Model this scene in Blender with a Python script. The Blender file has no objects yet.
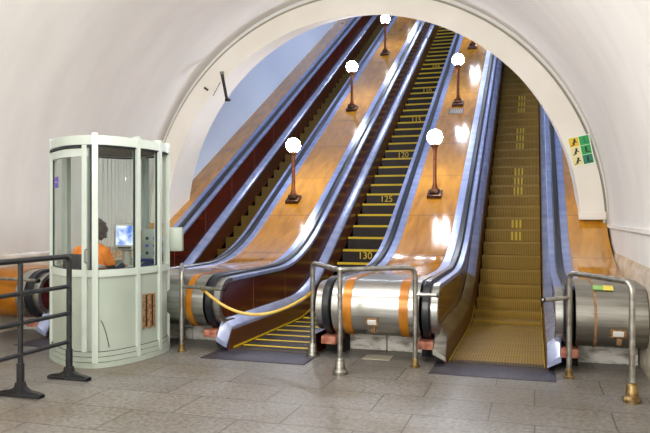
import bpy, bmesh, math, random
from mathutils import Vector, Matrix
random.seed(7)
C = bpy.context.scene.collection
PI = math.pi
T30 = math.tan(PI / 6)

# ------------------------------------------------------------------ materials
def lin(h):
    h = h.lstrip('#')
    v = [int(h[i:i + 2], 16) / 255 for i in (0, 2, 4)]
    return tuple((c / 12.92 if c <= .04045 else ((c + .055) / 1.055) ** 2.4) for c in v) + (1,)

def new_mat(name):
    m = bpy.data.materials.new(name); m.use_nodes = True
    nt = m.node_tree
    return m, nt, nt.nodes['Principled BSDF']

def N(nt, kind, **kw):
    n = nt.nodes.new(kind)
    for k, v in kw.items():
        if k in n.inputs: n.inputs[k].default_value = v
        else: setattr(n, k, v)
    return n

def coords(nt, scale=(1, 1, 1), rot=(0, 0, 0)):
    tc = N(nt, 'ShaderNodeTexCoord'); mp = N(nt, 'ShaderNodeMapping')
    mp.inputs['Scale'].default_value = scale; mp.inputs['Rotation'].default_value = rot
    nt.links.new(tc.outputs['Object'], mp.inputs['Vector'])
    return mp.outputs['Vector']

def ramp(nt, fac, stops):
    r = N(nt, 'ShaderNodeValToRGB'); el = r.color_ramp.elements
    while len(el) < len(stops): el.new(.5)
    for e, (p, c) in zip(el, stops): e.position = p; e.color = c
    nt.links.new(fac, r.inputs['Fac']); return r.outputs['Color']

def noise_mat(name, c1, c2, scale=(4, 4, 4), rough=.5, metal=0, detail=4, bump=0, lo=.35, hi=.65, coat=0, spec=.5, r2=None):
    m, nt, b = new_mat(name)
    v = coords(nt, scale)
    n = N(nt, 'ShaderNodeTexNoise', Scale=1.0, Detail=detail); nt.links.new(v, n.inputs['Vector'])
    nt.links.new(ramp(nt, n.outputs['Fac'], [(lo, lin(c1)), (hi, lin(c2))]), b.inputs['Base Color'])
    b.inputs['Roughness'].default_value = rough; b.inputs['Metallic'].default_value = metal
    b.inputs['Specular IOR Level'].default_value = spec
    if coat: b.inputs['Coat Weight'].default_value = coat; b.inputs['Coat Roughness'].default_value = .06
    if bump:
        bp = N(nt, 'ShaderNodeBump', Strength=bump, Distance=.01); nt.links.new(n.outputs['Fac'], bp.inputs['Height'])
        nt.links.new(bp.outputs['Normal'], b.inputs['Normal'])
    if r2 is not None:
        mr = N(nt, 'ShaderNodeMapRange'); mr.inputs['To Min'].default_value = rough; mr.inputs['To Max'].default_value = r2
        nt.links.new(n.outputs['Fac'], mr.inputs['Value']); nt.links.new(mr.outputs['Result'], b.inputs['Roughness'])
    return m

def seam_mat(name, c1, c2, cs, axis, period, width, grain=(1, 1, 1), rough=.2, coat=0, spec=.5, phase=0.):
    """wood grain noise with thin joint lines every <period> metres along an axis"""
    m, nt, b = new_mat(name)
    v = coords(nt, grain)
    n = N(nt, 'ShaderNodeTexNoise', Scale=1.0, Detail=6., Distortion=.4); nt.links.new(v, n.inputs['Vector'])
    base = ramp(nt, n.outputs['Fac'], [(.3, lin(c1)), (.7, lin(c2))])
    v2 = coords(nt); sp = N(nt, 'ShaderNodeSeparateXYZ'); nt.links.new(v2, sp.inputs[0])
    d = N(nt, 'ShaderNodeMath', operation='DIVIDE'); nt.links.new(sp.outputs[axis], d.inputs[0]); d.inputs[1].default_value = period
    ad = N(nt, 'ShaderNodeMath', operation='ADD'); nt.links.new(d.outputs[0], ad.inputs[0]); ad.inputs[1].default_value = 100 + phase
    fr = N(nt, 'ShaderNodeMath', operation='FRACT'); nt.links.new(ad.outputs[0], fr.inputs[0])
    lt = N(nt, 'ShaderNodeMath', operation='LESS_THAN'); nt.links.new(fr.outputs[0], lt.inputs[0]); lt.inputs[1].default_value = width / period
    mx = N(nt, 'ShaderNodeMix', data_type='RGBA'); nt.links.new(lt.outputs[0], mx.inputs['Factor'])
    nt.links.new(base, mx.inputs['A']); mx.inputs['B'].default_value = lin(cs)
    nt.links.new(mx.outputs['Result'], b.inputs['Base Color'])
    b.inputs['Roughness'].default_value = rough; b.inputs['Specular IOR Level'].default_value = spec
    if coat: b.inputs['Coat Weight'].default_value = coat; b.inputs['Coat Roughness'].default_value = .05
    return m

def flat(name, c, rough=.5, metal=0, emit=0):
    m, nt, b = new_mat(name)
    b.inputs['Base Color'].default_value = lin(c); b.inputs['Roughness'].default_value = rough; b.inputs['Metallic'].default_value = metal
    if emit: b.inputs['Emission Color'].default_value = lin(c); b.inputs['Emission Strength'].default_value = emit
    return m

def ribbed(name, c1, c2, period, rough=.45, metal=0., axis=0, noise_c=None):
    m, nt, b = new_mat(name)
    v = coords(nt); sp = N(nt, 'ShaderNodeSeparateXYZ'); nt.links.new(v, sp.inputs[0])
    mu = N(nt, 'ShaderNodeMath', operation='MULTIPLY'); nt.links.new(sp.outputs[axis], mu.inputs[0]); mu.inputs[1].default_value = 2 * PI / period
    sn = N(nt, 'ShaderNodeMath', operation='SINE'); nt.links.new(mu.outputs[0], sn.inputs[0])
    mr = N(nt, 'ShaderNodeMapRange'); nt.links.new(sn.outputs[0], mr.inputs['Value']); mr.inputs['From Min'].default_value = -1
    nt.links.new(ramp(nt, mr.outputs['Result'], [(.3, lin(c1)), (.7, lin(c2))]), b.inputs['Base Color'])
    bp = N(nt, 'ShaderNodeBump', Strength=.5, Distance=.004); nt.links.new(mr.outputs['Result'], bp.inputs['Height'])
    nt.links.new(bp.outputs['Normal'], b.inputs['Normal'])
    b.inputs['Roughness'].default_value = rough; b.inputs['Metallic'].default_value = metal
    return m

def glass_mat():
    m, nt, b = new_mat('clear_glass'); nt.nodes.remove(b)
    out = nt.nodes['Material Output']
    tr = N(nt, 'ShaderNodeBsdfTransparent'); tr.inputs[0].default_value = (.93, .955, .94, 1)
    gl = N(nt, 'ShaderNodeBsdfGlossy'); gl.inputs['Roughness'].default_value = .02
    lw = N(nt, 'ShaderNodeLayerWeight', Blend=.5)
    pw = N(nt, 'ShaderNodeMath', operation='POWER'); nt.links.new(lw.outputs['Facing'], pw.inputs[0]); pw.inputs[1].default_value = 4
    fr = N(nt, 'ShaderNodeMath', operation='MULTIPLY_ADD'); nt.links.new(pw.outputs[0], fr.inputs[0]); fr.inputs[1].default_value = .35; fr.inputs[2].default_value = .025
    mx = N(nt, 'ShaderNodeMixShader'); nt.links.new(fr.outputs[0], mx.inputs[0]); nt.links.new(tr.outputs[0], mx.inputs[1]); nt.links.new(gl.outputs[0], mx.inputs[2])
    nt.links.new(mx.outputs[0], out.inputs['Surface']); return m

def floor_mat():
    m, nt, b = new_mat('granite_floor')
    v = coords(nt, (1, 1, 1), (0, 0, 0))
    br = N(nt, 'ShaderNodeTexBrick', Scale=1.0); br.offset = .37
    br.inputs['Brick Width'].default_value = .95; br.inputs['Row Height'].default_value = .55; br.inputs['Mortar Size'].default_value = .006
    br.inputs['Color1'].default_value = lin('#8e8b87'); br.inputs['Color2'].default_value = lin('#9a9793'); br.inputs['Mortar'].default_value = lin('#5f574f')
    nt.links.new(v, br.inputs['Vector'])
    n1 = N(nt, 'ShaderNodeTexNoise', Scale=24., Detail=9., Roughness=.82); nt.links.new(v, n1.inputs['Vector'])
    n2 = N(nt, 'ShaderNodeTexNoise', Scale=.9, Detail=5.); nt.links.new(v, n2.inputs['Vector'])
    m1 = N(nt, 'ShaderNodeMix', data_type='RGBA', blend_type='MULTIPLY'); m1.inputs['Factor'].default_value = .85
    nt.links.new(br.outputs['Color'], m1.inputs['A']); nt.links.new(ramp(nt, n1.outputs['Fac'], [(.37, lin('#4e4a48')), (.49, lin('#cfccc8')), (.6, lin('#ffffff'))]), m1.inputs['B'])
    m2 = N(nt, 'ShaderNodeMix', data_type='RGBA', blend_type='MULTIPLY'); m2.inputs['Factor'].default_value = .9
    nt.links.new(m1.outputs['Result'], m2.inputs['A']); nt.links.new(ramp(nt, n2.outputs['Fac'], [(.35, lin('#d6cbb8')), (.6, lin('#fafbfb'))]), m2.inputs['B'])
    nt.links.new(m2.outputs['Result'], b.inputs['Base Color'])
    b.inputs['Roughness'].default_value = .33
    mr = N(nt, 'ShaderNodeMapRange'); mr.inputs['To Min'].default_value = .2; mr.inputs['To Max'].default_value = .6
    nt.links.new(n1.outputs['Fac'], mr.inputs['Value']); nt.links.new(mr.outputs['Result'], b.inputs['Roughness'])
    return m

def brushed(name, c1, c2, rough=.28):
    m = noise_mat(name, c1, c2, (1.2, 9, 26), rough, 1.0, 5, 0, .3, .7, r2=rough + .12)
    return m

M = dict(
    floor=floor_mat(),
    plaster=noise_mat('white_plaster', '#e0deda', '#e8e6e2', (.5, 2.2, .8), .7, 0, 6, .05),
    ring=noise_mat('cream_arch_paint', '#e6e1d6', '#efebe2', (1, 1, 1), .55),
    tunnel=noise_mat('blue_lit_tunnel_wall', '#ccdaf2', '#d6e2f6', (.6, .4, .6), .55),  # blue cast of the cool lamp light is put into the wall colour
    marble=noise_mat('beige_marble', '#b3a58f', '#d6ccb9', (1.5, 4, 6), .25, 0, 8),
    white_stone=noise_mat('worn_white_stone', '#9a9284', '#f0ede6', (6, 6, 14), .6, 0, 7, .3, .33, .5),
    deck=seam_mat('varnished_orange_wood', '#ad7312', '#d69526', '#704812', 1, 1.3, .012, (9, 1.1, 4), .13, .6),
    maroon=seam_mat('maroon_lacquered_panel', '#45120a', '#5b1b10', '#96685c', 1, 1.22, .013, (2, .7, 9), .22, .12, .35),
    brown=seam_mat('brown_wood_panel', '#5d3113', '#7d4820', '#3b1e0c', 1, 1.22, .012, (2, .7, 9), .2, .5),
    skirt=seam_mat('dark_skirt_panel', '#471c0c', '#5e2c10', '#1c0d06', 1, 1.22, .01, (2, .7, 9), .3),
    alu=noise_mat('aluminium_blue_reflection', '#8d9bca', '#aebbe0', (1.2, 4, 12), .32, .5, 5, 0, .3, .7),  # aluminium with the blue it mirrors on the slope painted into its colour
    cap=noise_mat('skirt_cap_metal', '#949fc4', '#b7c0dc', (1.2, 4, 12), .25, .45, 5, 0, .3, .7),
    cap_reflect=noise_mat('olive_reflection_cap', '#7f6f3a', '#a39358', (3, 2, 6), .33, .9),  # cap metal tinted with a painted olive reflection
    steel=brushed('brushed_steel', '#9c9c98', '#c6c6c2', .24),
    steel_dark=brushed('dull_steel', '#7c7a72', '#aaa8a0', .33),
    pipe=noise_mat('worn_steel_pipe', '#8d8b84', '#b9b8b2', (12, 12, 12), .3, .9),
    brasspipe=noise_mat('tarnished_brass_socket', '#6a5030', '#a78f60', (20, 20, 20), .4, .8),
    rubber=noise_mat('black_rubber', '#101218', '#1b1e28', (20, 20, 20), .32, 0, 3, 0, spec=.6),
    orange_paint=noise_mat('orange_band_paint', '#a8650f', '#c27d1e', (5, 5, 5), .3, .2),
    redblock=noise_mat('worn_red_paint', '#8c4a35', '#b47a64', (14, 14, 14), .6),
    comb=ribbed('comb_plate_metal', '#3d3a42', '#5c5863', .016, .4, .6),
    combteeth=ribbed('comb_teeth_metal', '#241a0c', '#5a4620', .02, .4, .4),
    tread_dim=ribbed('dim_olive_step_metal', '#58430c', '#725a13', .03, .55, .0),
    tread=ribbed('dark_step_metal', '#150e0b', '#2b1e18', .03, .45, .3),
    tread_olive=ribbed('olive_step_metal', '#6d5403', '#9c7909', .03, .55, .0),
    yellow=flat('yellow_paint', '#e3c21a', .5),
    yellow_dim=flat('worn_ochre_paint', '#927108', .5),
    edge_dim=flat('olive_edge_paint', '#6a530f', .5),
    yellow_mid=flat('worn_yellow_marks', '#cdb018', .5),
    tape=noise_mat('yellow_plastic_hose', '#c4a038', '#e0bf56', (9, 9, 9), .4),
    booth=noise_mat('pale_green_enamel', '#a5b0a3', '#b1bbae', (2, 2, 2), .4),
    booth_rail=noise_mat('white_enamel', '#bdc8be', '#c9d2c9', (2, 2, 2), .35),
    booth_dark=flat('booth_grey_teal', '#a9b6b4', .5),
    booth_roof=noise_mat('booth_roof_brown', '#4c4436', '#6b6250', (5, 5, 5), .6),
    ribwhite=ribbed('ribbed_white_plastic', '#d6d6d2', '#ecece8', .09, .5),
    glass=glass_mat(),
    gasket=flat('black_gasket', '#22262a', .6),
    rust=noise_mat('rusty_metal', '#6d4a2c', '#a8845c', (30, 30, 30), .7),
    fence=noise_mat('black_gloss_paint', '#131416', '#24262a', (9, 9, 9), .35, 0, 4, 0, spec=.6),
    lampbase=noise_mat('bronze_lamp_metal', '#3c2417', '#6a4630', (14, 14, 14), .35, .6),
    lamppost=noise_mat('copper_lamp_post', '#6e3a1e', '#96572f', (14, 14, 20), .3, .5),
    globe=flat('lit_opal_globe', '#eef3ff', .3, 0, 96.),
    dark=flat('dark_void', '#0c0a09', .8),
    black=flat('black_metal', '#17150f', .45),
    white=flat('white_sheet', '#e8e8e4', .5),
    sign_y=flat('sign_yellow', '#e8c21c', .5), sign_p=flat('sign_pale_yellow', '#e9dca0', .5), sign_g=flat('sign_green', '#17a04a', .5),
    sign_t=flat('sign_teal', '#0d7a5a', .5), sign_k=flat('sign_ink', '#1d1c12', .5), sign_w=flat('sign_white', '#e9f4e4', .5),
    purple=flat('purple_sticker', '#5a3bb0', .5), lilac=flat('lilac_print', '#b6a4ea', .5),
    greenlab=flat('green_label', '#8fbf6a', .5), yellab=flat('yellow_label', '#e3d25a', .5),
    skin=flat('skin', '#c79273', .55), hair=noise_mat('brown_hair', '#2d1d14', '#4a3222', (40, 40, 12), .55),
    navy=noise_mat('navy_jacket', '#1a2233', '#2b364c', (12, 12, 12), .8), vest=noise_mat('orange_vest', '#f07a12', '#ff9124', (9, 9, 9), .65),
    reflect=flat('grey_reflective_strip', '#b5bac0', .35), trousers=flat('dark_trousers', '#20222a', .8),
    crt=noise_mat('beige_plastic', '#b6b8b0', '#c8cac2', (6, 6, 6), .5), chair=flat('chair_fabric', '#23252b', .8),
    desk=noise_mat('desk_wood', '#8a6a45', '#a58358', (2, 9, 9), .45), phone=flat('blue_plastic', '#1d2f74', .4),
    instr=noise_mat('grey_green_console', '#87938c', '#9aa59e', (5, 5, 5), .5),
)
def screen_mat():
    m, nt, b = new_mat('lit_screen')
    v = coords(nt, (9, 9, 9)); n = N(nt, 'ShaderNodeTexNoise', Scale=1., Detail=2.); nt.links.new(v, n.inputs['Vector'])
    col = ramp(nt, n.outputs['Fac'], [(.38, lin('#3f74d8')), (.6, lin('#e8f2ff'))])
    b.inputs['Base Color'].default_value = (0.02, .02, .03, 1)
    nt.links.new(col, b.inputs['Emission Color']); b.inputs['Emission Strength'].default_value = 1.3; return m
M['screen'] = screen_mat()

# ------------------------------------------------------------------ mesh helpers
class MB:
    def __init__(s): s.bm = bmesh.new()
    def face(s, vs):
        try: return s.bm.faces.new(vs)
        except ValueError: return None
    def box(s, c, d, rz=0., bev=0., rot=None):
        r = bmesh.ops.create_cube(s.bm, size=1.)
        mt = (rot.to_4x4() if rot is not None else Matrix.Rotation(rz, 4, 'Z'))
        bmesh.ops.transform(s.bm, matrix=Matrix.Translation(Vector(c)) @ mt @ Matrix.Diagonal((*d, 1)), verts=r['verts'])
        if bev:
            es = list({e for v in r['verts'] for e in v.link_edges})
            bmesh.ops.bevel(s.bm, geom=es, offset=bev, segments=2, affect='EDGES', profile=.6)
        return s
    def bx(s, x0, x1, y0, y1, z0, z1, bev=0.): return s.box(((x0 + x1) / 2, (y0 + y1) / 2, (z0 + z1) / 2), (x1 - x0, y1 - y0, z1 - z0), 0, bev)
    def rings(s, loops, close=False, caps=True):
        R = [[s.bm.verts.new(p) for p in L] for L in loops]
        n = len(R[0]); m = len(R)
        for i in range(m if close else m - 1):
            a, b = R[i], R[(i + 1) % m]
            for j in range(n): s.face([a[j], a[(j + 1) % n], b[(j + 1) % n], b[j]])
        if caps and not close: s.face(R[0][::-1]); s.face(R[-1])
        return s
    def tube(s, pts, r, seg=12, caps=True):
        pts = [Vector(p) for p in pts]; rs = r if isinstance(r, (list, tuple)) else [r] * len(pts)
        t0 = (pts[1] - pts[0]).normalized()
        up = Vector((0, 0, 1)) if abs(t0.z) < .9 else Vector((1, 0, 0))
        n = t0.cross(up).normalized(); loops = []
        for i, p in enumerate(pts):
            if i == 0: t = t0
            elif i == len(pts) - 1: t = (pts[i] - pts[i - 1]).normalized()
            else: t = ((pts[i] - pts[i - 1]).normalized() + (pts[i + 1] - pts[i]).normalized()).normalized()
            n = (n - t * n.dot(t)).normalized(); b = t.cross(n)
            loops.append([p + (n * math.cos(k * 2 * PI / seg) + b * math.sin(k * 2 * PI / seg)) * rs[i] for k in range(seg)])
        return s.rings(loops, False, caps)
    def lathe(s, c, prof, seg=24):
        return s.rings([[(c[0] + r * math.cos(k * 2 * PI / seg), c[1] + r * math.sin(k * 2 * PI / seg), c[2] + z) for k in range(seg)] for r, z in prof])
    def sphere(s, c, r, sc=(1, 1, 1), seg=20):
        x = bmesh.ops.create_uvsphere(s.bm, u_segments=seg, v_segments=seg // 2 + 2, radius=r)
        bmesh.ops.transform(s.bm, matrix=Matrix.Translation(Vector(c)) @ Matrix.Diagonal((*sc, 1)), verts=x['verts']); return s
    def sweep(s, Ys, fn): return s.rings([[(x, y, z) for x, z in fn(y)] for y in Ys])
    def prism(s, poly, x0, x1):      # YZ outline extruded along X
        return s.rings([[(x0, y, z) for y, z in poly], [(x1, y, z) for y, z in poly]])
    def build(s, name, mat, parent=None, loc=None, angle=35):
        bmesh.ops.recalc_face_normals(s.bm, faces=s.bm.faces)
        me = bpy.data.meshes.new(name); s.bm.to_mesh(me); s.bm.free()
        for m in (mat if isinstance(mat, (list, tuple)) else [mat]): me.materials.append(M[m] if isinstance(m, str) else m)
        for p in me.polygons: p.use_smooth = True
        me.set_sharp_from_angle(angle=math.radians(angle))
        o = bpy.data.objects.new(name, me); C.objects.link(o)
        if parent is not None:
            o.parent = parent; r = parent
            off = Vector((0, 0, 0))
            while r is not None: off += r.location; r = r.parent
            me.transform(Matrix.Translation(-off))   # geometry is written in world metres; keep it there under the parent
        return o

def tag(o, label=None, cat=None, group=None, kind=None):
    if label: o['label'] = label
    if cat: o['category'] = cat
    if group: o['group'] = group
    if kind: o['kind'] = kind
    return o
def thing(name, label, cat, loc, group=None):
    o = bpy.data.objects.new(name, None); C.objects.link(o); o.location = loc; o.empty_display_size = .1
    return tag(o, label, cat, group)
def copy_tree(o, parent=None):
    c = o.copy(); C.objects.link(c)
    if parent is not None: c.parent = parent
    for ch in list(o.children): copy_tree(ch, c)
    return c
def bend(pts, r, seg=6):             # polyline with rounded corners
    P = [Vector(p) for p in pts]; out = [P[0]]
    for i in range(1, len(P) - 1):
        a = (P[i - 1] - P[i]); b = (P[i + 1] - P[i]); d = min(r, a.length * .49, b.length * .49)
        A = P[i] + a.normalized() * d; B = P[i] + b.normalized() * d
        for k in range(seg + 1):
            t = k / seg; out.append(A * (1 - t) ** 2 + P[i] * 2 * t * (1 - t) + B * t * t)
    out.append(P[-1]); return out
def text_mesh(txt, size, mat, name, mtx, parent, ext=.0015):
    cu = bpy.data.curves.new(name, 'FONT'); cu.body = txt; cu.size = size; cu.extrude = ext; cu.align_x = 'CENTER'; cu.align_y = 'CENTER'
    to = bpy.data.objects.new(name, cu); C.objects.link(to)
    dg = bpy.context.evaluated_depsgraph_get(); me = bpy.data.meshes.new_from_object(to.evaluated_get(dg))
    bpy.data.objects.remove(to); me.transform(mtx); me.materials.clear(); me.materials.append(M[mat])
    o = bpy.data.objects.new(name, me); C.objects.link(o)
    off = Vector((0, 0, 0)); r = parent
    while r is not None: off += r.location; r = r.parent
    me.transform(Matrix.Translation(-off)); o.parent = parent; return o

# ------------------------------------------------------------------ measured layout (metres, camera above the origin, escalators run along +Y)
XM, PITCH = -2.986, 2.589            # middle escalator, spacing
XE = {'left': XM - PITCH, 'middle': XM, 'right': XM + PITCH}
YN, RN, ZN = 7.64, .33, .57          # newel / drum centre and radius
YEND = 33.
HW = 4.10                            # hall half width
ZS = 1.48                            # springing of the vault
YW = 11.45                           # front face of the arch

def blend(Y, z0, k, L):
    if Y < k - L: return z0
    if Y > k + L: return z0 + T30 * (Y - k)
    return z0 + T30 * (Y - k + L) ** 2 / (4 * L)
def hr(Y): return blend(Y, .90, 10.38, 1.0)
def capz(Y):
    z = blend(Y, .33, 10.62, .8)
    if Y < 7.54: z -= (7.54 - Y) / .14 * .19
    return z
def stepz(Y): return blend(Y, .004, 10.74, .9)
def yr(a, b, extra=()):
    ys = [a]
    y = math.ceil(a * 5) / 5
    while y < 12.4 and y < b:
        if y > a + 1e-6: ys.append(y)
        y += .2
    ys += [v for v in (16., 22., 28.) if a < v < b] + [b]
    return sorted(set(ys + [e for e in extra if a < e < b]))

# ------------------------------------------------------------------ setting
def struct(o): o['kind'] = 'structure'; return o
mb = MB()                            # floor with notches for the three step bands
mb.bx(-7.4, 1.4, -14, 7.62, -.2, 0)
for x0, x1 in ((-7.4, XE['left'] - .53), (XE['left'] + .53, XM - .53), (XM + .53, XE['right'] - .53), (XE['right'] + .53, 1.4)):
    mb.bx(x0, x1, 7.62, 8.9, -.2, 0)
struct(mb.build('floor', 'floor'))

def arc_strip(R0, R1, y0, y1, zc, a0=0., a1=PI, seg=72):
    m = MB(); L = []
    for k in range(seg + 1):
        a = a0 + (a1 - a0) * k / seg; c, s = math.cos(a), math.sin(a)
        L.append([(XM + R0 * c, y0, zc + R0 * s), (XM + R1 * c, y0, zc + R1 * s), (XM + R1 * c, y1, zc + R1 * s), (XM + R0 * c, y1, zc + R0 * s)])
    return m.rings(L)
struct(arc_strip(HW, HW + .25, -14, 11.62, ZS).build('ceiling', 'plaster', angle=60))
for s, side in ((-1, 'left'), (1, 'right')):
    X = XM + s * HW
    m = MB(); a, b = sorted((X + s * .0, X + s * .3))
    m.bx(a, b, -14, 11.62, 1.0, ZS)
    m.prism([(0, 0)] * 0 or [(-14, ZS - .05), (11.62, ZS - .05), (11.62, ZS), (-14, ZS)], X - s * (.035 if s > 0 else -.01), X + s * .05)
    struct(m.build('wall_' + side, 'plaster'))
    m = MB()                         # marble dado with a sloped top
    x1, x2, x3 = X - s * .03, X + s * .02, X + s * .3
    m.sweep([-14, 10.9], lambda y: [(x1, 0), (x1, 1.03), (x2, 1.12), (x3, 1.12), (x3, 0)])
    struct(m.build('baseboard_' + side, 'marble'))
m = MB().bx(XM - 4.6, XM + 4.6, -14.3, -14, -.2, 6); struct(m.build('wall_back', 'plaster'))
struct(arc_strip(4.02, 5.4, 11.5, 11.64, 1.46).build('wall_front', 'plaster', angle=60))
# arch ring: thick painted surround standing on the decks
m = MB(); L = []
for k in range(73):                  # the soffit rises towards the tunnel
    a = .042 + (PI - .042) * k / 72; c, sn = math.cos(a), math.sin(a)
    L.append([(XM + 3.68 * c, YW, 1.42 + 3.68 * sn), (XM + 4.045 * c, YW, 1.42 + 4.045 * sn), (XM + 4.045 * c, 12.25, 1.42 + 4.25 * sn), (XM + 3.67 * c, 12.25, 1.42 + 3.9 * sn)])
m.rings(L)
ringo = struct(m.build('trim_arch', 'ring', angle=50))
m = MB(); m.bx(XM + 3.66, XM + 4.06, YW - .02, 12.2, 1.555, 1.68, .008); struct(m.build('trim_impost', 'ring'))
# thin tube round the arch, the groove's shade put into its grey
L = []
m = MB()
for k in range(73):
    a = PI * k / 72; r = 4.06
    L.append((XM + r * math.cos(a), YW + .045, 1.44 + r * math.sin(a)))
m.tube(L, .018, 6); struct(m.build('trim_groove_shade', noise_mat('groove_shade', '#9b9788', '#aaa698', (2, 2, 2), .8)))
# inclined tunnel
m = MB(); L = []
cosI, sinI = math.cos(PI / 6), math.sin(PI / 6)
RT = 4.02
for y in (11.62, 34.):
    row = []
    for k in range(61):
        a = -.28 + (PI + .56) * k / 60
        z0 = 1.06 + T30 * (y - 10.757) + .75
        row.append((XM + RT * math.cos(a), y, z0 + RT * math.sin(a) / cosI))
    L.append(row)
out = [[(XM + (p[0] - XM) * 1.06, p[1], p[2] + .0 + (.28 if 1 else 0) * 0) for p in r] for r in L]
for i in range(60):
    q = [L[0][i], L[0][i + 1], L[1][i + 1], L[1][i]]
    m.face([m.bm.verts.new(v) for v in q])
bmesh.ops.remove_doubles(m.bm, verts=m.bm.verts, dist=1e-4)
o = struct(m.build('wall_tunnel', 'tunnel', angle=60))
sm = o.modifiers.new('thick', 'SOLIDIFY'); sm.thickness = .2; sm.offset = 1
m = MB().bx(XM - 5, XM + 5, 33.6, 34.2, 8, 22); struct(m.build('wall_tunnel_end', 'tunnel'))

# ------------------------------------------------------------------ escalators
def offs_path(d, y_end, low=True):
    """outline of the balustrade edge in Y,Z: round the newel, then along the handrail, moved inwards by d"""
    P = []
    r = RN - d
    if low:
        P.append((YN + .16, ZN - r)); P.append((YN + .05, ZN - r))
        for k in range(15):
            a = -PI / 2 - PI * k / 14
            P.append((YN + r * math.cos(a), ZN + r * math.sin(a)))
    for y in yr(YN + .1, y_end):
        e = 1 / math.cos(math.atan((hr(y + .01) - hr(y - .01)) / .02))
        P.append((y, hr(y) - d * e))
    return P
def ribbon(x0, x1, d0, d1, y_end=YEND, low=True, bev=.01, part=None):
    A, B = offs_path(d0, y_end, low), offs_path(d1, y_end, low)
    if part == 'newel': A, B = A[:18], B[:18]
    elif part == 'run': A, B = A[17:], B[17:]
    m = MB(); L = []
    for (ya, za), (yb, zb) in zip(A, B):
        def mixp(t): return (ya + (yb - ya) * t, za + (zb - za) * t)
        b = min(.45, bev / max(1e-6, abs(d1 - d0))); c = bev if x1 > x0 else -bev
        pts = [(x0 + c, 0), (x1 - c, 0), (x1, b), (x1, 1), (x0, 1), (x0, b)]
        L.append([(x, *mixp(t)) for x, t in pts])
    return m.rings(L)

RUN = .385
def escalator(side, label, panelmat, treadmat, edgemat, capmat, first_y, marks):
    cx = XE[side]
    root = thing('escalator', label, 'escalator', (cx, 7.3, 0))
    # steps
    k0 = math.ceil((7.63 - first_y) / RUN)
    y = first_y + k0 * RUN; i = k0
    first = True
    while y < 32.5:
        z = stepz(y); zp = stepz(y - RUN)
        m = MB()
        y1 = y + RUN - .006
        top = z
        if first: m.bx(cx - .495, cx + .495, 7.625, y - .006, -.22, z)   # tread still under the comb
        m.bx(cx - .495, cx + .495, y, y1 + .02, z - .34, z)
        st = m.build('step', treadmat, root)
        m = MB()
        if z - zp > .03:
            m.bx(cx - .49, cx + .49, y - .006, y + .045, z - .036, z + .004)
        else:
            m.bx(cx - .49, cx + .49, y - .003, y + .045, z - .01, z + .004)
        m.build('edge_stripe', edgemat, st)
        first = False
        if i in marks: marks[i](cx, y, z, st)
        y += RUN; i += 1
    # comb plate
    m = MB().bx(cx - .64, cx + .60, 6.96, 7.56, -.02, .012, .004); m.build('comb_plate', 'comb', root)
    m = MB()
    for k in range(33):
        x = cx - .48 + k * .03
        m.bx(x - .009, x + .009, 7.55, 7.70, -.02, .014)
    m.bx(cx - .5, cx + .5, 7.5, 7.6, -.02, .016)
    m.build('comb', 'combteeth', root)
    for s in (-1, 1):
        X = lambda v: cx + s * v
        ribbon(X(.685), X(.775), 0, .042, bev=.014).build('handrail', 'rubber', root)
        ribbon(X(.60), X(.682), .045, .095, bev=.006, part='run').build('inner_trim', 'alu', root)
        ribbon(X(.60), X(.682), .045, .105, bev=.006, part='newel').build('newel_trim', 'steel', root)  # same trim, left without the painted blue reflection
        ribbon(X(.682), X(.778), .043, .075, bev=.004).build('handrail_guide', 'steel_dark', root)
        ribbon(X(.778), X(.90), .03, .075, low=False, bev=.006).build('outer_trim', 'alu', root)
        # inner panel
        r = RN - .09
        ys = [YN - r * math.cos(a) for a in [PI / 2 * q / 8 for q in range(1, 9)]]
        ys = sorted(set([YN - r * math.cos(PI / 2 * q / 8) for q in range(9)])) + yr(YN + .1, YEND)
        def pan(yv):
            if yv <= YN:
                h = math.sqrt(max(r * r - (yv - YN) ** 2, 1e-6)); a, b = ZN - h, ZN + h
            else: a, b = max(.28 if yv < 8.2 else 0, 0) or capz(yv) - .08, hr(yv) - .085
            return [(X(.655), a), (X(.675), a), (X(.675), b), (X(.655), b)]
        MB().sweep(ys, pan).build('inner_panel', panelmat, root)
        # skirt and its metal cap
        def capf(yv):
            z = capz(yv); return [(X(.522), z - .07), (X(.532), z - .05), (X(.645), z + .03), (X(.66), z + .02), (X(.66), z - .03), (X(.522), z - .10)]
        cm = capmat
        if capmat == 'cap_reflect' and s < 0:
            MB().sweep(yr(7.7, 11.2), capf).build('skirt_cap', 'cap_reflect', root)  # lower stretch carries the reflection tint
            MB().sweep(yr(7.40, 7.7, (7.47, 7.54)), capf).build('skirt_cap_nose', 'steel_dark', root)
            MB().sweep(yr(11.2, YEND), capf).build('skirt_cap', 'cap', root)
        else:
            MB().sweep(yr(7.40 if s < 0 or side == 'right' else 7.56, YEND, (7.47, 7.54)), capf).build('skirt_cap', 'cap', root)
        MB().sweep(yr(7.46 if s < 0 or side == 'right' else 7.58, YEND, (7.54,)), lambda yv: [(X(.508), stepz(yv) - .1), (X(.524), capz(yv) - .08), (X(.54), capz(yv) - .08), (X(.54), stepz(yv) - .1)]).build('skirt', 'skirt', root)
        MB().sweep(yr(7.56, 10.9), lambda yv: [(X(.496), stepz(yv) + .008), (X(.496), stepz(yv) + .03), (X(.503), stepz(yv) + .03), (X(.503), stepz(yv) + .008)]).build('skirt_stripe', 'yellow' if side == 'middle' else 'yellow_mid', root)
        # guard where the rubber goes under, and its footing
        a, b = sorted((X(.655), X(.83)))
        MB().bx(a, b, 7.40, 7.83, .155, .245, .015).build('handrail_guard', 'redblock', root)
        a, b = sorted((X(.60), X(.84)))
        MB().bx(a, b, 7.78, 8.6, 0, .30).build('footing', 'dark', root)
    return root

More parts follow.
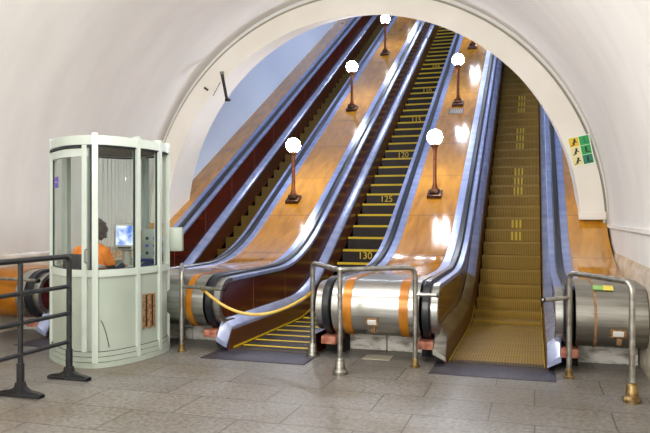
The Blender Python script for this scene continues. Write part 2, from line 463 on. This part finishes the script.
def number(txt):
    def f(cx, y, z, st):
        mt = Matrix.Translation((cx - .055, y - .004, z - .118)) @ Matrix.Rotation(PI / 2, 4, 'X')
        text_mesh(txt, .185, 'yellow', 'painted_number', mt, st)
    return f
def bars(cx, y, z, st):
    m = MB()
    for dx in (-.02, .05, .12): m.bx(cx + dx, cx + dx + .038, y - .004, y + .0, z - .2, z - .045)
    for dx in (-.02, .05, .12): m.bx(cx + dx, cx + dx + .038, y + .05, y + .36, z - .002, z + .002)
    m.build('painted_marks', 'yellow_mid', st)
esc_m = escalator('middle', 'middle escalator, standing still with yellow-edged dark steps and a hose across it', 'maroon', 'tread', 'yellow', 'cap', 14.354,
                  {-5: number('130'), 0: number('125'), 5: number('120'), 10: number('115'), 15: number('110'), 20: number('105')})
bm_ = {k: bars for k in (-3, -2, 1, 2, 3, 6, 7, 8, 11, 12, 13)}
esc_r = escalator('right', 'escalator with plain olive brown step band, beside the arch sign', 'brown', 'tread_olive', 'yellow_dim', 'cap_reflect', 14.25, bm_)
esc_l = escalator('left', 'escalator with olive step band rising behind the glass booth', 'maroon', 'tread_dim', 'edge_dim', 'cap', 14.30, {})

# decks between and beside the escalators, and the drums that close them
def deck(x0, x1, label):
    m = MB().sweep(yr(YN + .05, YEND), lambda y: [(x0, hr(y) - .04), (x1, hr(y) - .04), (x1, hr(y) - .14), (x0, hr(y) - .14)])
    o = m.build('escalator_deck', 'deck'); return tag(o, label, 'deck', 'orange decks between the escalators')
D = {'l': (-7.07, XE['left'] - .90), 'lm': (XE['left'] + .90, XM - .90), 'mr': (XM + .90, XE['right'] - .90), 'r': (XE['right'] + .90, 1.075)}
deck(*D['l'], 'narrow orange wood deck along the blue-lit tunnel wall')
deck(*D['lm'], 'orange wood deck with globe lamps, between olive escalator and still escalator')
deck(*D['mr'], 'orange wood deck with globe lamps, right of the numbered steps')
deck(*D['r'], 'narrow orange wood deck running under the arch foot with the sign')

def drum(x0, x1, label, bands, steelm, latch=None, seams=(), curb=None, collars=()):
    root = thing('drum_housing', label, 'drum housing', ((x0 + x1) / 2, 7.7, 0), 'steel drums at the foot of the decks')
    def prof(r, back=8.35):
        P = [(back, ZN - r)]
        for k in range(25):
            a = -PI / 2 - PI * k / 24; P.append((YN + r * math.cos(a), ZN + r * math.sin(a)))
        P.append((back, ZN + r)); return P
    MB().prism(prof(.318), x0, x1).build('drum', steelm, root)
    for a, b, mt in bands: MB().prism(prof(.326), a, b).build('band', mt, root)
    if curb is None: curb = (x0, x1)
    cm = MB(); n = max(1, round((curb[1] - curb[0]) / .5)); w = (curb[1] - curb[0]) / n
    for k in range(n): cm.bx(curb[0] + k * w + .006, curb[0] + (k + 1) * w - .006, 8.0, 8.4, 0, .25, .012)
    cm.build('stone_curb', 'white_stone', root)
    if latch:
        lx, a = latch; r = .318
        yy, zz = YN + (r + .006) * math.cos(a), ZN + (r + .006) * math.sin(a)
        rot = Matrix.Rotation(-(PI - a) if 0 else (a - PI), 3, 'X')
        MB().box((lx, yy, zz), (.15, .012, .095), rot=rot, bev=.004).build('latch_frame', 'rust', root)
        MB().box((lx, yy - .007, zz), (.10, .014, .06), rot=rot, bev=.004).build('latch_plate', 'white', root)
        MB().box((lx + .01, yy + .02, zz - .085), (.05, .02, .07), rot=rot, bev=.006).build('latch_tongue', 'rust', root)
    return root
A_ = PI + .42
drum(XM + .80, XE['right'] - .80, 'shiny steel drum with two orange bands between the still and right escalators',
     [(XM + .93, XM + 1.03, 'orange_paint'), (XE['right'] - 1.02, XE['right'] - .92, 'orange_paint')], 'steel', (-1.72, A_))
dr = drum(XE['right'] + .80, 1.075, 'dull steel drum beside the marble wall, with a rusty seam', [(.575, .60, 'rust')], 'steel_dark', (.80, A_))
mm = MB(); a = PI * .5 + .35
mm.box((.72, YN + .332 * math.cos(a), ZN + .325 * math.sin(a)), (.10, .10, .008), rot=Matrix.Rotation(a - PI / 2, 3, 'X')); mm.build('label', 'yellab', dr)
mm = MB(); mm.box((.62, YN + .332 * math.cos(a), ZN + .325 * math.sin(a)), (.09, .10, .008), rot=Matrix.Rotation(a - PI / 2, 3, 'X')); mm.build('label', 'greenlab', dr)
drum(XE['left'] + .80, XM - .80, 'steel drum with an orange band right behind the booth', [(XM - 1.03, XM - .95, 'orange_paint')], 'steel')
drum(-7.06, XE['left'] - .80, 'orange drum behind the black barrier', [(-7.05, XE['left'] - .94, 'orange_paint')], 'steel')

# lamps on the decks
def lamp(x, y, label):
    z = hr(y) - .04
    r = thing('deck_lamp', label, 'lamp', (x, y, z), 'globe lamps on the escalator decks')
    m = MB(); rot = Matrix.Rotation(PI / 6, 3, 'X')
    m.box((x, y, z + .03), (.26, .24, .07), rot=rot, bev=.012)
    m.box((x, y, z + .09), (.17, .16, .08), bev=.02)
    m.build('base', 'lampbase', r)
    MB().lathe((x, y, z), [(.055, .10), (.06, .16), (.04, .2), (.034, .3), (.034, .79), (.045, .86), (.05, .91)], 16).build('post', 'lamppost', r)
    MB().lathe((x, y, z), [(.03, .86), (.075, .89), (.08, .93), (.06, .96), (.03, .96)], 20).build('collar', 'lampbase', r)
    MB().sphere((x, y, z + 1.06), .14, seg=28).build('globe', 'globe', r)
    return r
XL, XR = (XE['left'] + XM) / 2 - .04, (XM + XE['right']) / 2 - .03
for k in range(5):
    y = 12.31 + 3.9 * k
    far = ['lowest', 'second', 'third', 'fourth', 'fifth'][k]
    lamp(XL - (.06 if k == 0 else -.02), y - (.14 if k == 0 else 0), f'lit globe lamp, {far} up the deck between the olive and the still escalator')
    lamp(XR, y, f'lit globe lamp, {far} up the deck right of the numbered steps')
for k in (1,):                       # floor grille beside the second lamp
    y = 16.21 - .36; z = hr(y) - .036
    o = thing('deck_grille', 'dark slotted grille set in the orange deck below the second lamp', 'grille', (XR, y, z))
    rot = Matrix.Rotation(PI / 6, 3, 'X')
    MB().box((XR, y, z), (.34, .34, .012), rot=rot).build('frame', 'lampbase', o)
    m = MB()
    for q in range(7): m.box((XR - .13 + q * .043, y, z + .006), (.022, .28, .012), rot=rot)
    m.build('slot', 'steel_dark', o)

# ------------------------------------------------------------------ pipe railings
def flange(x, y, base, small=False):
    m = MB()
    if small: m.lathe((x, y, 0), [(.055, 0), (.055, .012), (.04, .02), (.033, .09), (.02, .1)], 20)
    else: m.lathe((x, y, 0), [(.078, 0), (.078, .03), (.062, .045), (.055, .06), (.045, .15), (.04, .16), (.024, .17)], 24)
    return m
def railing(label, posts, top, z, stub_from, stub_to, zst, sockets, T_posts=()):
    r = thing('pipe_railing', label, 'railing', (posts[0][0], posts[0][1], 0))
    MB().tube(bend(top, .1), .027, 14).build('top_rail', 'pipe', r)
    for p, kind in zip(posts, sockets):
        if p in T_posts: MB().tube([(p[0], p[1], .02), (p[0], p[1], z)], .025, 14).build('post', 'pipe', r)
        flange(*p, 0, kind == 's').build('socket', 'brasspipe' if kind != 'w' else 'steel_dark', r)
    m = MB().tube([(*stub_from, zst), (*stub_to, zst + .0)], .021, 12); m.sphere((*stub_to, zst), .024, seg=12); sb = m.build('stub_bar', 'pipe', r)
    MB().tube([(*stub_to, zst), (stub_to[0] + (stub_to[0] - stub_from[0]) * .05, stub_to[1] + (stub_to[1] - stub_from[1]) * .05, zst)], .026, 12).build('end_cap', 'black', r)
    return r
P0, P1, P2 = (-2.435, 7.42), (-1.90, 6.686), (-1.22, 7.235)
railing('three-post bent pipe railing in front of the shiny drum with orange bands', [P0, P1, P2],
        [(*P0, .02), (*P0, 1.075), (P1[0] - .02, P1[1], 1.065), (P1[0] + .06, P1[1] + .03, 1.065), (*P2, 1.065), (*P2, .02)], 1.065, P2, (-.985, 7.22), .775, 'wws', (P1,))
Q0, Q1 = (.33, 7.2), (.809, 6.428)
railing('bent pipe railing in front of the dull drum by the marble wall', [Q0, Q1],
        [(*Q0, .02), (*Q0, 1.05), (*Q1, 1.04), (*Q1, .02)], 1.05, Q0, (.085, 6.93), .80, 'sb')
S0 = (-4.02, 7.245)
railing('pipe railing at the right side of the booth, with a hose tied to it', [S0, (-4.40, 7.95)],
        [(*S0, .02), (*S0, .965), (-4.40, 7.94, .985), (-4.40, 7.95, .02)], .97, S0, (-3.40, 7.08), .775, 'ss')
U0 = (-6.80, 7.25)
railing('pipe railing behind the black barrier at the left wall', [U0, (-6.95, 6.5)],
        [(*U0, .02), (*U0, 1.0), (-6.95, 6.5, 1.0), (-6.95, 6.5, .02)], 1.0, U0, (-5.98, 7.1), .80, 'ss')
# sagging hose closing the still escalator
A0, B0 = Vector((-3.71, 7.175, .765)), Vector((-2.46, 7.41, .72))
pts = []
for k in range(25):
    t = k / 24; p = A0.lerp(B0, t); p.z -= .27 * 4 * t * (1 - t) * (1.0 + .25 * (.5 - t)); pts.append(p)
hz = thing('barrier_hose', 'yellow hose sagging across the foot of the still escalator', 'hose', tuple(A0))
MB().tube(pts, .0175, 10).build('hose', 'tape', hz)
for p, q in ((pts[0], pts[1]), (pts[-1], pts[-2])):
    d = (q - p).normalized(); MB().tube([p - d * .03, p + d * .05], .026, 10).build('tie', 'yellow_dim', hz)

# ------------------------------------------------------------------ black crowd barrier
FX = -4.395
fb = thing('crowd_barrier', 'black pipe crowd barrier standing in front of the booth', 'barrier', (FX, 5.0, 0))
ys = [5.676, 5.01, 4.344]
MB().tube(bend([(FX, ys[0], .2), (FX, ys[0], 1.215), (FX, 3.7, 1.215), (FX, 3.7, .3)], .07), .026, 14).build('top_rail', 'fence', fb)
for z in (.92, .655, .375): MB().tube([(FX, ys[0], z), (FX, 3.7, z)], .021, 12).build('rail', 'fence', fb)
for y in ys:
    if y != ys[0]: MB().tube([(FX, y, .2), (FX, y, 1.21)], .024, 12).build('post', 'fence', fb)
    m = MB().tube([(FX, y, .0), (FX, y, .30)], .034, 14)
    prof = [(-.23, .012), (-.23, .034), (-.17, .05), (-.10, .058), (-.05, .085), (-.035, .13), (.035, .13), (.05, .085), (.10, .058), (.17, .05), (.23, .034), (.23, .012)]
    m.rings([[(FX + a, y - .027, b) for a, b in prof], [(FX + a, y + .027, b) for a, b in prof]])
    m.bx(FX - .23, FX + .23, y - .04, y + .04, 0, .03, .006)
    m.build('foot', 'fence', fb)

# ------------------------------------------------------------------ attendant booth
BC = Vector((-4.81, 6.98))
half = [(-.548, -.404), (-.22, -.695), (.03, -.83), (.328, -.838), (.484, -.69), (.595, -.358), (.634, .055)]
BP = [Vector(p) for p in half] + [-Vector(p) for p in half]
def bpos(u, d=0.):
    def cr(u):
        i = math.floor(u) % 14; t = u - math.floor(u)
        a, b, c, e = BP[i - 1], BP[i], BP[(i + 1) % 14], BP[(i + 2) % 14]
        return .5 * ((2 * b) + (c - a) * t + (2 * a - 5 * b + 4 * c - e) * t * t + (3 * b - a - 3 * c + e) * t ** 3)
    p = cr(u) * .955; tg = (cr(u + .02) - cr(u - .02)).normalized(); n = Vector((tg.y, -tg.x))
    q = BC + p + n * d
    return q
def bstrip(u0, u1, z0, z1, d0, d1, n=None):
    """curved slab following the booth plan; d outwards"""
    n = n or max(3, int((u1 - u0) * 6)); L = []
    for k in range(n + 1):
        u = u0 + (u1 - u0) * k / n; a, b = bpos(u, d1), bpos(u, d0)
        L.append([(a.x, a.y, z0), (a.x, a.y, z1), (b.x, b.y, z1), (b.x, b.y, z0)])
    return L
def bring(z0, z1, d0, d1):
    m = MB(); m.rings(bstrip(0, 14, z0, z1, d0, d1, 84)[:-1], close=True, caps=False); return m
def bdisc(z0, z1, d):
    m = MB(); P = [bpos(14 * k / 84, d) for k in range(84)]
    return m.rings([[(p.x, p.y, z0) for p in P], [(p.x, p.y, z1) for p in P]])
bo = thing('attendant_booth', 'pale green oval attendant booth with glass upper half', 'booth', (BC.x, BC.y, 0))
bring(0, .055, -.05, .035).build('base_band', 'booth', bo)
bring(.062, .11, -.05, .026).build('base_band', 'booth', bo)
bring(.117, .165, -.05, .018).build('base_band', 'booth', bo)
bring(.0, .17, -.05, .008).build('base_gap', 'gasket', bo)
bdisc(.05, .2, -.04).build('booth_floor', 'desk', bo)
segs = [(0, 3), (3, 5), (5, 6), (6, 7), (7, 9), (9, 12), (12, 13), (13, 14)]
for a, b in segs:
    w = .05
    m = MB(); m.rings(bstrip(a, b, .17, .985, -.03, 0)); nm = m.build('wall_panel', 'booth', bo)
    if (a, b) == (5, 6):
        m = MB()
        for uu in (5.36, 5.62):
            m.rings(bstrip(uu - .055, uu + .055, .36, .72, -.005, .006, 3))
        m.build('slot', 'black', nm)
        m = MB()
        for uu in (5.27, 5.45, 5.53, 5.71): m.rings(bstrip(uu - .045, uu + .045, .34, .73, -.005, .014, 3))
        m.build('slot_frame', 'rust', nm)
    if (a, b) == (3, 5):
        m = MB(); sp_ = []
        for k in range(9):
            t = k / 8; q = bpos(3.45 + .42 * t, .003); sp_.append((q.x, q.y, .50 - .30 * t + .05 * math.sin(t * 3)))
        m.tube(sp_, .004, 6); m.build('scratch', 'black', nm)
    m = MB(); m.rings(bstrip(a + .03, b - .03, 1.035, 2.365, -.018, -.012))
    m.build('window_pane', 'glass', bo)
    if (a, b) == (9, 12):
        m = MB()
        for k in range(14): m.rings(bstrip(9.12 + k * .21, 9.145 + k * .21, 1.05, 2.35, -.034, -.03, 2))
        m.build('blind_slats', 'white', bo)
    if a < 6:
        m = MB()
        for u_ in (a + .06, b - .06): m.rings(bstrip(u_ - .035, u_ + .035, 1.035, 2.365, -.026, -.004, 2))
        m.rings(bstrip(a + .03, b - .03, 1.035, 1.047, -.026, -.004)); m.rings(bstrip(a + .03, b - .03, 2.353, 2.365, -.026, -.004))
        m.build('window_gasket', 'gasket', bo)
bring(.965, 1.04, -.04, .016).build('sill_band', 'booth_rail', bo)
bring(2.375, 2.475, -.04, .02).build('head_band', 'booth_rail', bo)
bring(2.36, 2.377, -.03, .012).build('head_gap', 'gasket', bo)
bdisc(2.385, 2.46, -.03).build('roof', 'booth_roof', bo)
def bpost(u, w, mat, z0=.0, z1=2.50, d0=-.045, d1=.03, name='post'):
    sp = (BP[(math.floor(u) + 1) % 14] - BP[math.floor(u) % 14]).length * .965
    h = w / 2 / sp
    m = MB(); m.rings(bstrip(u - h, u + h, z0, z1, d0, d1, 3)); return m.build(name, mat, bo)
for u in (0, 5, 6, 7): bpost(u, .05, 'booth_rail')
bpost(3.17, .055, 'booth_rail', d1=.034)
bpost(2.72, .055, 'booth_rail', .17, 2.37, name='door_stile')
m = MB(); m.rings(bstrip(.25, 2.85, 2.25, 2.335, -.03, .01)); m.build('door_head', 'booth_rail', bo)
m = MB(); m.rings(bstrip(.0, 3.1, 2.345, 2.365, -.0, .03)); m.build('door_track', 'gasket', bo)
bpost(9, .07, 'booth_dark'); bpost(13, .075, 'booth_rail')
bpost(12, .04, 'booth_rail')
m = MB(); m.rings(bstrip(.5, .8, 1.93, 2.05, -.008, -.003, 3)); stk = m.build('sticker', 'purple', bo)
m = MB(); m.rings(bstrip(.54, .76, 1.985, 2.0, -.004, -.001, 3)); m.build('sticker_print', 'lilac', stk)
m = MB(); q = bpos(2.8, .045); m.tube(bend([(q.x + .0, q.y + .02, 1.12), (q.x, q.y - .01, 1.12), (q.x, q.y - .01, 1.26), (q.x, q.y + .02, 1.26)], .02), .008, 8); m.build('door_handle', 'steel_dark', bo)
# junction box hung on the right side
q = bpos(7.0, .03)
jb = MB().box((q.x + .045, q.y + .05, 1.33), (.19, .10, .29), bev=.012, rz=.3).build('junction_box', 'booth', bo)
MB().box((q.x + .06, q.y + .0, 1.33), (.145, .012, .24), bev=.004, rz=.3).build('box_door', 'booth', jb)
for zz in (1.25, 1.38): MB().box((q.x - .03, q.y - .03, zz), (.022, .02, .07), rz=.3).build('box_hinge', 'gasket', jb)

# desk and things in the booth
dk = thing('counter_desk', 'wood desk inside the glass booth under the monitor', 'desk', (-4.72, 7.35, .20))
MB().bx(-5.24, -4.32, 7.12, 7.44, .93, .965, .006).build('desk_top', 'desk', dk)
for x in (-5.20, -4.36):
    for y in (7.15, 7.41): MB().bx(x - .02, x + .02, y - .02, y + .02, .20, .93).build('leg', 'steel_dark', dk)
mo = thing('monitor', 'grey tube monitor with lit blue white screen in the booth', 'monitor', (-4.82, 7.28, .965))
rz = .22
def local(v, o=(-4.82, 7.28)): return (o[0] + v[0] * math.cos(rz) - v[1] * math.sin(rz), o[1] + v[0] * math.sin(rz) + v[1] * math.cos(rz), v[2])
MB().lathe((*local((0, .05, 0))[:2], .965), [(.10, 0), (.10, .02), (.05, .04), (.05, .22), (.09, .24)], 20).build('stand', 'crt', mo)
cb = MB().box(local((0, 0, 1.36)), (.27, .06, .33), rz, .015)
L = [[local((sx * .13 * k, dy, 1.36 + sz * .155 * k)) for sx, sz in ((-1, -1), (1, -1), (1, 1), (-1, 1))] for dy, k in ((.02, 1), (.12, .9), (.15, .62))]
cb.rings(L); cb = cb.build('case', 'crt', mo)
MB().box(local((0, -.03, 1.375)), (.21, .012, .24), rz, .006).build('screen', 'screen', mo)
MB().box(local((0, -.032, 1.225)), (.16, .012, .018), rz, .003).build('control_strip', 'gasket', mo)
co = thing('control_console', 'upright grey green control console right of the monitor', 'console', (-4.52, 7.40, .965))
MB().box((-4.52, 7.40, 1.21), (.20, .12, .49), .35, .012).build('cabinet', 'instr', co)
for k in range(4):
    for j in range(2):
        p = Matrix.Rotation(.35, 3, 'Z') @ Vector((-.045 + j * .09, -.065, 0))
        MB().box((-4.52 + p.x, 7.40 + p.y, 1.07 + k * .09), (.035, .012, .035), .35, .004).build('push_button', 'gasket' if (k + j) % 2 else 'purple', co)
ph = thing('desk_telephone', 'blue desk telephone beside the control console', 'telephone', (-4.44, 7.18, .965))
m = MB(); m.prism([(7.10, .965), (7.10, .995), (7.24, 1.05), (7.24, .965)], -4.53, -4.37); m.build('body', 'phone', ph)
MB().tube(bend([(-4.55, 7.17, 1.055), (-4.55, 7.17, 1.085), (-4.36, 7.17, 1.085), (-4.36, 7.17, 1.055)], .025), .02, 10).build('handset', 'phone', ph)
kb = thing('keyboard', 'dark keyboard on the booth desk by the attendant', 'keyboard', (-4.97, 7.2, .965))
MB().box((-4.97, 7.22, .98), (.34, .12, .028), .1, .006).build('case', 'gasket', kb)
m = MB()
for r_ in range(4):
    for c_ in range(11):
        v = Matrix.Rotation(.1, 3, 'Z') @ Vector((-.145 + c_ * .029, -.042 + r_ * .028, 0)); m.box((-4.97 + v.x, 7.22 + v.y, .997), (.022, .021, .01), .1)
m.build('keys', 'instr', kb)

# ------------------------------------------------------------------ attendant (seated, back to us) and her chair
PX, PY, FZ = -4.965, 6.82, .20        # hip centre, booth floor
yaw = .0
def W(x, y, z): return Vector((PX + x, PY + y, FZ + z))
head_c = 1.245
chx = thing('office_chair', 'dark office chair under the person in the booth', 'chair', (PX, PY, FZ))
MB().box(W(0, .03, .455), (.44, .44, .07), 0, .03).build('seat', 'chair', chx)
MB().box(W(0, -.245, .80), (.40, .05, .36), 0, .025).build('backrest', 'chair', chx)
MB().bx(PX - .03, PX + .03, PY - .27, PY - .235, FZ + .42, FZ + .78).build('back_bar', 'gasket', chx)
MB().tube([W(0, 0, .07), W(0, 0, .43)], .03, 12).build('gas_column', 'steel_dark', chx)
for k in range(5):
    a = k * 2 * PI / 5 + .3
    MB().tube([W(0, 0, .09), W(.2 * math.cos(a), .2 * math.sin(a), .055)], [.025, .018], 8).build('leg', 'gasket', chx)
    MB().sphere(W(.21 * math.cos(a), .21 * math.sin(a), .027), .027, seg=12).build('caster', 'gasket', chx)

def limb(m, pts, rs, seg=14):
    P = bend(pts, .05, 4)
    # radii by arc length
    acc = [0]
    for a, b in zip(P, P[1:]): acc.append(acc[-1] + (b - a).length)
    key = [0]
    V = [Vector(p) for p in pts]
    for a, b in zip(V, V[1:]): key.append(key[-1] + (b - a).length)
    sc = key[-1] / acc[-1]; R = []
    for d in acc:
        d *= sc; i = 0
        while i < len(key) - 2 and d > key[i + 1]: i += 1
        t = (d - key[i]) / (key[i + 1] - key[i]); R.append(rs[i] + (rs[i + 1] - rs[i]) * min(1, max(0, t)))
    m.tube(P, R, seg)
    m.sphere(P[0], R[0], seg=14); m.sphere(P[-1], R[-1], seg=14)
pb = MB()
# trunk: stacked ellipses leaning slightly forward
tr = [(.50, -.03, .165, .125), (.58, -.035, .17, .125), (.70, -.04, .158, .115), (.82, -.03, .17, .118), (.93, -.005, .19, .118), (1.01, .01, .185, .10), (1.055, .02, .13, .08), (1.09, .03, .07, .06), (1.16, .045, .055, .055)]
pb.rings([[W(a * math.cos(k * 2 * PI / 28), yc + b * math.sin(k * 2 * PI / 28), z) for k in range(28)] for z, yc, a, b in tr])
HX, HY, HZ = .01, .075, 1.235
pb.sphere(W(HX, HY, HZ), .106, (.84, .98, 1.10), 24)
pb.sphere(W(HX + .01, HY + .055, HZ - .05), .065, (.85, .8, .95), 16)          # jaw
pb.sphere(W(HX + .005, HY + .105, HZ - .015), .016, (.8, 1.2, 1.3), 10)         # nose
for s in (-1, 1):
    pb.sphere(W(HX + s * .078, HY - .005, HZ - .01), .026, (.4, .8, 1.15), 10)  # ears
    limb(pb, [W(s * .165, .0, .985), W(s * .235, .09, .73), W(s * .15 + .02, .36, .815)], [.062, .048, .03])
    wr = W(s * .15 + .02, .36, .815); dr_ = Vector((-s * .25, .95, -.05)).normalized()
    sd = Vector((dr_.y, -dr_.x, 0))
    pb.sphere(wr + dr_ * .045, .04, (.85, 1.05, .45), 14)
    for f_, (o_, ln) in enumerate(((-.03, .062), (-.01, .072), (.011, .068), (.031, .052))):
        a = wr + dr_ * .07 + sd * o_
        limb(pb, [a, a + dr_ * ln * .55 + Vector((0, 0, .004)), a + dr_ * ln * .95 + Vector((0, 0, -.016))], [.0095, .009, .0075], 8)
    a = wr + dr_ * .03 - sd * s * .03
    limb(pb, [a, a - sd * s * .028 + dr_ * .03, a - sd * s * .032 + dr_ * .055], [.012, .0105, .009], 8)
    limb(pb, [W(s * .10, -.01, .545), W(s * .12, .38, .55), W(s * .12, .30, .10)], [.092, .066, .045])
    limb(pb, [W(s * .12, .28, .065), W(s * .13, .47, .045)], [.048, .038])
bmesh.ops.recalc_face_normals(pb.bm, faces=pb.bm.faces)
me = bpy.data.meshes.new('person'); pb.bm.to_mesh(me); pb.bm.free()
tmp = bpy.data.objects.new('tmp', me); C.objects.link(tmp)
rm = tmp.modifiers.new('r', 'REMESH'); rm.mode = 'VOXEL'; rm.voxel_size = .0075
smo = tmp.modifiers.new('s', 'SMOOTH'); smo.iterations = 3; smo.factor = .5
dg = bpy.context.evaluated_depsgraph_get()
body = bpy.data.meshes.new_from_object(tmp.evaluated_get(dg)); bpy.data.objects.remove(tmp)
body.materials.clear()
for k in ('navy', 'skin', 'trousers', 'sign_w', 'black'): body.materials.append(M[k])
for p in body.polygons:
    p.use_smooth = True
    c = p.center - W(0, 0, 0); i = 0
    if c.z > 1.085: i = 1
    elif c.y > .38 and c.z > .68: i = 1
    elif c.z < .12 and c.y > .2: i = 4
    elif c.z < .60 and (c.y > .1 or c.z < .52): i = 2
    if c.z > 1.1:
        for s in (-1, 1):
            e = (c - Vector((HX + .005 + s * .032, HY + .09, HZ + .018))).length
            if e < .012: i = 4 if e < .006 else 3
    p.material_index = i
per = bpy.data.objects.new('person', body); C.objects.link(per)
tag(per, 'person in orange vest over navy jacket, seated at the booth desk with back turned', 'person')
def shell(name, mat, keep, d, par):
    bm = bmesh.new(); bm.from_mesh(body); bm.normal_update()
    bmesh.ops.delete(bm, geom=[f for f in bm.faces if not keep(f.calc_center_median() - W(0, 0, 0))], context='FACES')
    for v in bm.verts: v.co = v.co + v.normal * (d(v.co - W(0, 0, 0)) if callable(d) else d)
    me = bpy.data.meshes.new(name); bm.to_mesh(me); bm.free(); me.materials.clear(); me.materials.append(M[mat])
    for p in me.polygons: p.use_smooth = True; p.material_index = 0
    o = bpy.data.objects.new(name, me); C.objects.link(o); o.parent = par
    so = o.modifiers.new('t', 'SOLIDIFY'); so.thickness = .006; so.offset = 1
    return o
def in_vest(c):
    arm = (abs(c.x) > .205 or c.y > .16)
    if arm and not (abs(c.x) > .15 and c.z > .84 and c.y < .10): return False
    if c.z > 1.075: return False
    return .80 < c.z
vest = shell('vest', 'vest', in_vest, .012, per)
shell('reflective_strip', 'reflect', lambda c: .815 < c.z < .85 and abs(c.x) < .2 and c.y < .15, .020, vest)
hair = shell('hair', 'hair', lambda c: c.z > 1.14 and not (c.y > HY + .045 and c.z < HZ + .065) and not (c.z < 1.17 and c.y > .06), lambda c: .03 + .008 * math.sin(c.x * 90) * math.cos(c.z * 70), per)

# ------------------------------------------------------------------ signs and small fixtures on the arch
sx, sz = .70, 2.645
R11 = Matrix.Rotation(math.radians(-11), 4, 'Y').inverted() if 0 else Matrix.Rotation(math.radians(-11), 4, 'Y')
sg = thing('safety_sign', 'white sign with yellow and green pictogram squares on the arch', 'sign', (sx, YW - .01, sz))
def sgp(m, x, z, w, h, d=.0, t=.006, ang=0.):
    v = R11 @ Vector((x, 0, z))
    m.box((sx + v.x, YW - .008 - d, sz + v.z), (w, t, h), rot=(R11 @ Matrix.Rotation(ang, 4, 'Y')).to_3x3())
m = MB(); sgp(m, 0, 0, .335, .475); m.build('board', 'sign_w', sg)
cols = [['sign_y', 'sign_p', 'sign_p'], ['sign_g', 'sign_g', 'sign_t']]
for c_ in range(2):
    for r_ in range(3):
        x, z = (-.078, .078)[c_], .15 - r_ * .15
        m = MB(); sgp(m, x, z, .146, .143, .004); t = m.build('pictogram_square', cols[c_][r_], sg)
        m = MB()
        if c_ == 0:
            sgp(m, x + .015, z + .035, .03, .03, .008); sgp(m, x, z - .005, .03, .06, .008, ang=.5); sgp(m, x - .02, z - .042, .06, .014, .008, ang=-.3); sgp(m, x + .03, z, .04, .014, .008, ang=.7)
        else:
            sgp(m, x, z + .035, .026, .026, .008); sgp(m, x, z - .005, .03, .055, .008); sgp(m, x + .02, z - .042, .07, .014, .008)
        m.build('pictogram', 'sign_k' if c_ == 0 else ('sign_t' if r_ == 0 else 'sign_k'), t)
hk = thing('arch_bracket', 'black rod bracket with thin wire fixed on the left of the arch', 'bracket', (-5.46, YW, 4.0))
MB().tube([(-5.505, YW - .03, 4.22), (-5.40, YW - .05, 3.76)], .028, 10).build('rod', 'black', hk)
MB().box((-5.515, YW - .015, 4.25), (.07, .04, .06), bev=.006).build('clamp', 'steel_dark', hk)
MB().box((-5.39, YW - .03, 3.745), (.09, .07, .05), bev=.01).build('foot', 'black', hk)
MB().tube([(-5.55, YW - .012, 4.08), (-5.70, YW - .012, 3.84)], .010, 6).build('wire', 'steel_dark', hk)
MB().tube([(-5.87, YW - .02, 4.0), (-5.80, YW - .02, 3.95)], .02, 8).build('bolt', 'black', hk)
# light patch in the paving before the drum
m = MB().bx(-1.86, -1.55, 7.46, 7.72, -.002, .004); tag(m.build('paving_slab', noise_mat('pale_slab', '#a9a08c', '#c3bba6', (9, 9, 9), .5)), 'pale stone slab let into the floor before the banded drum', 'slab')

# ------------------------------------------------------------------ light
def point(name, loc, e, col=(1, 1, 1), r=.3):
    l = bpy.data.lights.new(name, 'POINT'); l.energy = e; l.color = col; l.shadow_soft_size = r
    o = bpy.data.objects.new(name, l); o.location = loc; C.objects.link(o); return o
for y, z, e in ((-10, 3.2, 420), (-6, 3.2, 440), (-2, 3.3, 420), (2, 3.9, 260), (6, 4.1, 210)):
    point('hall_fill_light', (XM + .4, y, z), e, (1, .982, .958), .4)  # unseen point lights added to stand in for the hall's hidden lighting
w = bpy.data.worlds.new('world'); bpy.context.scene.world = w; w.use_nodes = True
w.node_tree.nodes['Background'].inputs[0].default_value = (.6, .7, 1, 1); w.node_tree.nodes['Background'].inputs[1].default_value = .0

# ------------------------------------------------------------------ camera
cam = bpy.data.cameras.new('camera'); co_ = bpy.data.objects.new('camera', cam); C.objects.link(co_)
co_.location = (0, 0, 1.619); co_.rotation_euler = (PI / 2, 0, math.radians(17.129))
cam.sensor_fit = 'HORIZONTAL'; cam.sensor_width = 36; cam.lens = 679.9 / 650 * 36; cam.shift_y = -.91 / 650
sc = bpy.context.scene; sc.camera = co_
vs = sc.view_settings; vs.view_transform = 'Standard'; vs.look = 'None'; vs.gamma = 1; vs.use_curve_mapping = False; vs.exposure = 0.0
